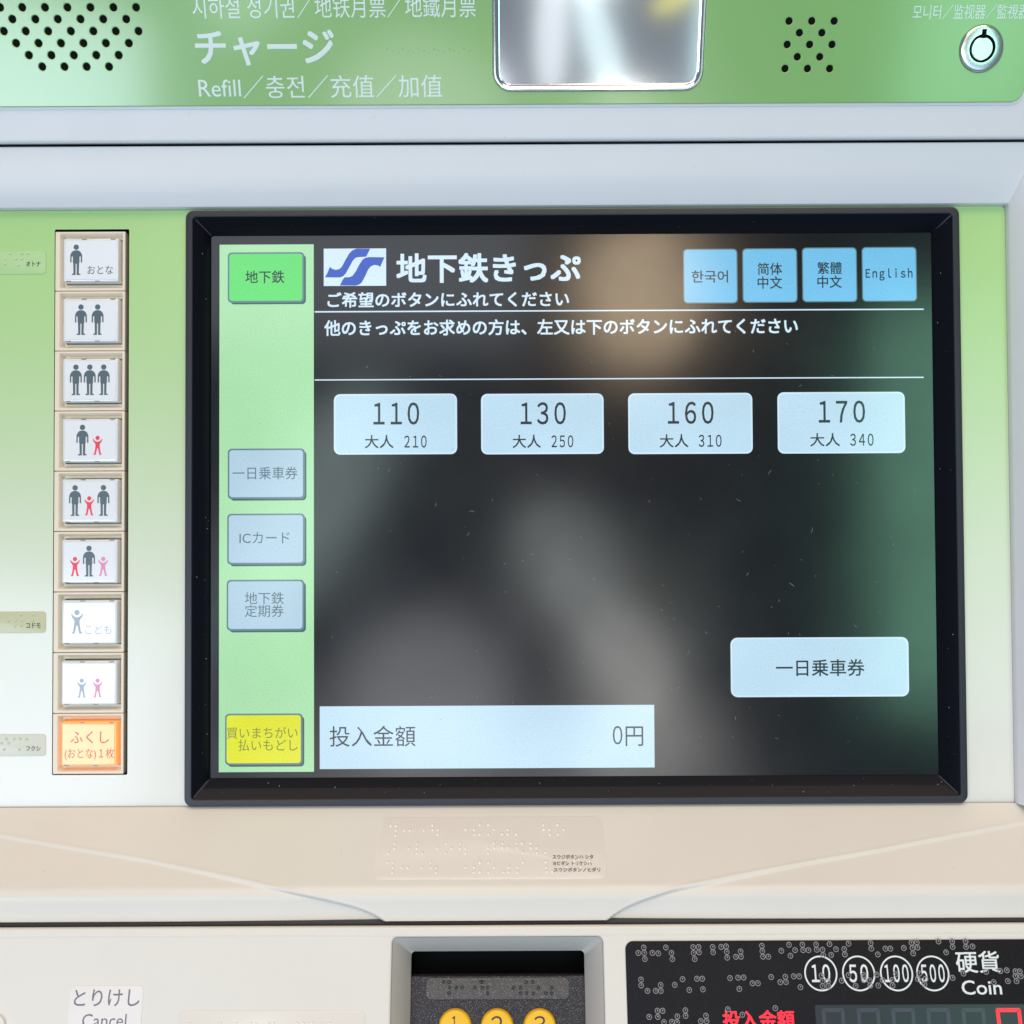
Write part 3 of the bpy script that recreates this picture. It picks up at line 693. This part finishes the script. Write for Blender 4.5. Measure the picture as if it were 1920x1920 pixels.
# ---- keypad in its recess
KD = -.013
ki = prect(LOW, 768, 1783, 1099, 2130, KD)
rings = [rring(*inset(kp, .0001), .0021, -.0006, 5), rring(*inset(kp, .0005), .0020, -.0014, 5), rring(*ki, .0016, KD, 5), rring(*ki, .0016, KD - .0006, 5)]
link('keypad_recess', loft(rings, cap1=False, flip=False), M_WALL, LOW, machine, smooth=30)
link('keypad_void', loft([rring(*ki, .0016, KD - .0005, 5), rring(*ki, .0016, KD - .012, 5)], cap1=True), M_DARK, LOW, machine, smooth=0)
KH = KD - .0012
kb = prect(LOW, 760, 1830, 1107, 2120, KH)
kpad = link('keypad', plate((kb[0], kb[1], kb[2], kb[3]), .0004, KH - .006, KH, .0004), M_KEYPAD, LOW, machine, label='dusty black keypad with yellow number keys')
tb_ = prect(LOW, 799, 1833, 1067, 1874, KH + .0006)
link('braille_strip', plate(tb_, .0020, KH, KH + .0006, .0002), M_TAPE, LOW, kpad)
z8 = lambda L: [(640 + x / 3.43, 1500 + y / 3.43) for x, y in L]
domes(LOW, z8([(658, 1170), (693, 1170), (695, 1207), (693, 1243), (740, 1207), (777, 1207), (858, 1207), (905, 1207), (942, 1207), (897, 1170), (912, 1170), (940, 1243), (1107, 1207), (1152, 1207), (1152, 1243), (1188, 1170), (1190, 1243), (1232, 1170), (1235, 1243), (1268, 1207), (1317, 1243), (1353, 1207), (1353, 1243)]),
      .0007, KH + .0006, 'braille_dots', M_BEZEL, kpad, ring=True)
for n_, x in (('1', 853), ('2', 932), ('3', 1012)):
    c = P(LOW, x, 1926, KH + .002); r = P(LOW, x + 29.5, 1926, KH + .002)[0] - c[0]
    link('number_key', loft([circ(c[0], c[1], r + .0003, KH, 40), circ(c[0], c[1], r, KH + .0016, 40), circ(c[0], c[1], r - .0004, KH + .0020, 40), circ(c[0], c[1], r - .001, KH + .0021, 40)]), M_YELLOW, LOW, kpad, label='yellow round key reading ' + n_)
    lettering(n_, LOW, ((x - 6, 1905, x + 4, 1940) if n_ == '1' else (x - 11, 1905, x + 11, 1940)), M_INK, KH + .00216, kpad)

# ---- black coin panel
cp = (P(LOW, 1173, 1800)[0], P(LOW, 1500, 2150)[1], .29, P(LOW, 1500, 1763)[1])
CH = .0006
coin = link('coin_panel', plate(cp, .0030, 0, CH, .0002, 8), M_BLACKP, LOW, machine, label='black textured panel with white coin marks')
zr = lambda L: [(1140 + x / 2.4615, 1480 + y / 2.4615) for x, y in L]
A_ = [(165,730),(140,755),(167,755),(170,783),(205,755),(232,757),(267,730),(293,755),(297,783),(393,728),(418,728),(395,755),(420,752),(400,783),(483,728),(485,752),(522,727),(545,725),(548,750),(550,777),(590,773),(612,748),(614,772),(710,722),(712,747),(715,772),(740,772),(800,745),(835,717),(863,742),(842,768),(897,717),(900,742),(925,742),(960,716),(963,740),(990,740),(993,765),(1022,714),(1052,738),(1030,764),(1090,737),(1110,712),(1093,762),(1212,710),(1215,735),(1245,762),(1280,735),(1303,735),(1365,732),(1400,708),(1425,706),(1405,732),(1428,730),(1408,757),(1525,702),(1588,702),(1590,727),(1560,752),(1650,702),(1652,727),(1682,725)]
B_ = [(152,878),(153,905),(182,930),(220,930),(243,903),(244,930),(308,902),(344,876),(375,926),(410,874),(435,874),(438,923),(563,871),(600,869),(626,868),(606,921),(667,895),(692,895),(753,866),(795,890),(818,865),(821,889),(857,863),(882,863),(888,913),(985,860),(990,885),(1015,885),(990,908),(1017,908),(1078,883),(1110,858),(1143,907),(1180,857),(1180,880),(1207,882),(1210,905),(1240,855),(1247,905),(1267,880),(1312,880),(1313,905),(1328,852),(1437,850),(1430,875),(1465,875),(1460,900),(1840,835),(1880,840),(1900,840),(1880,862),(1905,862),(1845,885),(1885,885),(1590,870),(1640,850),(1745,842),(1810,838),(1780,890)]
C_ = [(228,1022),(252,1022),(190,1050),(230,1050),(258,1075),(320,1048),(295,1073),(318,1075),(357,1020),(358,1045),(452,1045),(428,1070),(455,1070),(553,1015),(620,1040),(772,1010)]
domes(LOW, zr(A_ + B_ + C_), .00108, CH + .00012, 'braille_dots', M_RINGS, coin, ring=True, nseg=14)
for cx, tx, w_ in ((1539, '10', 35), (1610, '50', 36), (1681, '100', 45), (1749, '500', 44)):
    c = P(LOW, cx, 1825, CH); r = P(LOW, cx + 31, 1825, CH)[0] - c[0]
    me = loft([circ(c[0], c[1], r, CH + LAY, 56), circ(c[0], c[1], r - .0006, CH + LAY, 56)], cap1=False)
    link('coin_ring', me, M_WHITEP, LOW, coin, smooth=0)
    lettering(tx, LOW, (cx - w_ / 2, 1808, cx + w_ / 2, 1842), M_WHITEP, CH + LAY * 1.5, coin, bold=.014, spacing=.62)
lettering('硬貨', LOW, (1792, 1783, 1874, 1824), M_WHITEP, CH + LAY, coin, bold=.01)
lettering('Coin', LOW, (1803, 1838, 1878, 1865), M_WHITEP, CH + LAY, coin, bold=.008)
lettering('投入金額', LOW, (1355, 1894, 1490, 1930), S_RLED, CH + LAY, coin, bold=.02)
link('display_window', flatrect((P(LOW, 1528, 1900)[0], P(LOW, 1600, 1980)[1], .28, P(LOW, 1700, 1883)[1]), .0005, CH + LAY), mat('smoked_window', (.018, .016, .030), .30), LOW, coin, smooth=0)
for k, (xa, xb) in enumerate(((1543, 1586), (1609, 1652), (1674, 1718), (1740, 1784), (1806, 1850), (1871, 1918))):
    x0, y0, x1, y1 = prect(LOW, xa, 1890, xb, 1966, CH + LAY * 2); t = .0014; g_ = .0002; z = CH + LAY * 2; ym = (y0 + y1) / 2
    segs = [[(x0 + g_, y1), (x1 - g_, y1), (x1 - t - g_, y1 - t), (x0 + t + g_, y1 - t)], [(x0, y1 - g_), (x0 + t, y1 - t - g_), (x0 + t, ym + t / 2 + g_), (x0, ym + g_)],
            [(x1, y1 - g_), (x1, ym + g_), (x1 - t, ym + t / 2 + g_), (x1 - t, y1 - t - g_)], [(x0, y0 + g_), (x0, ym - g_), (x0 + t, ym - t / 2 - g_), (x0 + t, y0 + t + g_)],
            [(x1, y0 + g_), (x1 - t, y0 + t + g_), (x1 - t, ym - t / 2 - g_), (x1, ym - g_)], [(x0 + g_, y0), (x0 + t + g_, y0 + t), (x1 - t - g_, y0 + t), (x1 - g_, y0)]]
    bm = bmesh.new()
    for s in segs: bm.faces.new([bm.verts.new((p[0], p[1], z)) for p in s])
    bm.normal_update()
    for f in bm.faces:
        if f.normal.z < 0: f.normal_flip()
    me = bpy.data.meshes.new('m'); bm.to_mesh(me); bm.free()
    link('display_digit', me, S_RLED if k == 5 else S_OFF, LOW, coin, smooth=0, label='red lit digit' if k == 5 else None)

# ---- white round key just entering at the lower left
c = P(LOW, -12, 1925, .001)
link('call_key', loft([circ(c[0], c[1], .0042, 0, 40), circ(c[0], c[1], .0041, .001, 40), circ(c[0], c[1], .0036, .0014, 40)]), M_WHITEP, LOW, machine)

# ================================================================== STICKERS
def sticker(name, pl, box, r, m, label, cat, thick=.00018, h=0, slantbox=None):
    o = link(name, plate(slantbox or prect(pl, *box, h + thick), r, h, h + thick, .00008), m, pl, None)
    thing(o, label, cat); return o
G = 'braille stickers on the ticket machine'
st = sticker('braille_sticker', SHELF, (705, 1532, 1134, 1648), .0035, M_STICK, 'large clear braille sticker in the centre of the cream shelf below the screen', 'sticker')
d8 = [(318,165),(353,165),(350,195),(348,228),(405,195),(440,195),(530,195),(586,162),(586,192),(622,192),(620,222),(800,190),(855,190),(855,222),(890,160),(890,222),(945,160),(945,222),(980,190),(1035,220),(1070,190),(1070,220),(1125,220),(1300,160),(1302,190),(1340,190),(1342,222),(1390,160),(1395,222),(1430,190),
      (343,280),(341,312),(300,345),(432,312),(488,280),(487,312),(485,343),(521,343),(615,312),(672,280),(670,343),(707,312),(763,280),(763,312),(798,312),(798,343),(945,312),(945,343),(982,278),(982,308),(1036,278),(1036,308),(1072,308),(1127,278),(1127,308),(1163,278),(1167,340),(1218,278),(1220,308),(1257,308),(1257,340),(1313,338),
      (296,402),(333,402),(330,435),(327,467),(387,435),(424,435),(516,435),(573,402),(573,435),(610,435),(608,467),(797,433),(852,433),(852,465),(890,402),(890,465),(945,402),(945,465),(983,433),(1040,465),(1077,433),(1077,465),(1132,433),(1132,465),(1168,400),(1315,400),(1318,433),(1320,463),(1357,463),(1450,430),(1500,392),(1540,430),(1595,395)]
domes(SHELF, z8(d8), .00066, .00018, 'braille_dots', M_DOTW, st, nseg=12)
for s, y, xa, xb in (('スウジボタンハ シタ', 366, 1358, 1620), ('ヨビダシ トリケシハ', 407, 1360, 1610), ('スウジボタンノヒダリ', 449, 1365, 1665)):
    lettering(s, SHELF, (640 + xa / 3.43, 1500 + (y - 14) / 3.43, 640 + xb / 3.43, 1500 + (y + 13) / 3.43), M_INK, .00025, st, bold=.012)
for nm, (y0, y1), m, tx, (ty0, ty1), lab, dots in (
        ('a', (471, 514), M_STICKG, 'オトナ', (490, 499.5), 'faint green braille sticker reading オトナ beside the top push key', [(19, 475), (41, 475), (53, 475), (10, 485), (30, 485), (41, 485), (10, 494), (34, 497)]),
        ('b', (1147, 1187), M_STICKT, 'コドモ', (1167.5, 1178), 'olive tan braille sticker reading コドモ beside the seventh push key', [(39, 1152), (62, 1152), (16, 1163), (29, 1163), (41, 1163), (61, 1163), (28, 1174), (40, 1173)]),
        ('c', (1377, 1418), M_STICKP, 'フクシ', (1398.5, 1408), 'pale beige braille sticker reading フクシ beside the orange push key', [(12, 1385), (27, 1385), (38, 1385), (50, 1385), (3, 1393), (8, 1405), (36, 1405), (16, 1393)])):
    o = sticker('braille_sticker', MID, (-110, y0, 86, y1), .0014, m, lab, 'sticker', h=LAY)
    domes(MID, dots, .0006, .0002, 'braille_dots', M_DOTG, o, nseg=12)
    lettering(tx, MID, (49, ty0, 76, ty1), M_INK, .00032, o, bold=.01)
o = sticker('cancel_sticker', LOW, (126, 1848, 264, 2000), .0022, M_STICKW, 'white sticker reading とりけし Cancel at the lower left', 'sticker', .0002)
lettering('とりけし', LOW, (139, 1855, 262, 1887), M_PURPLE, .00024, o, bold=.004)
lettering('Cancel', LOW, (154, 1901, 237, 1926), M_PURPLE, .00024, o, bold=-.004)
o = sticker('braille_sticker', LOW, (327, 1895, 684, 2010), .0025, M_STICK, 'clear braille sticker at the bottom edge between the cancel sticker and keypad', 'sticker')
domes(LOW, [(355, 1920), (413, 1920), (442, 1920), (470, 1919), (480, 1921), (502, 1919), (512, 1919), (556, 1919), (568, 1919), (585, 1919), (600, 1920), (617, 1920), (413, 1932), (442, 1932), (500, 1932), (560, 1932)], .0007, .00018, 'braille_dots', M_DOTW, o, nseg=12)

print('objects', len(scene.objects))
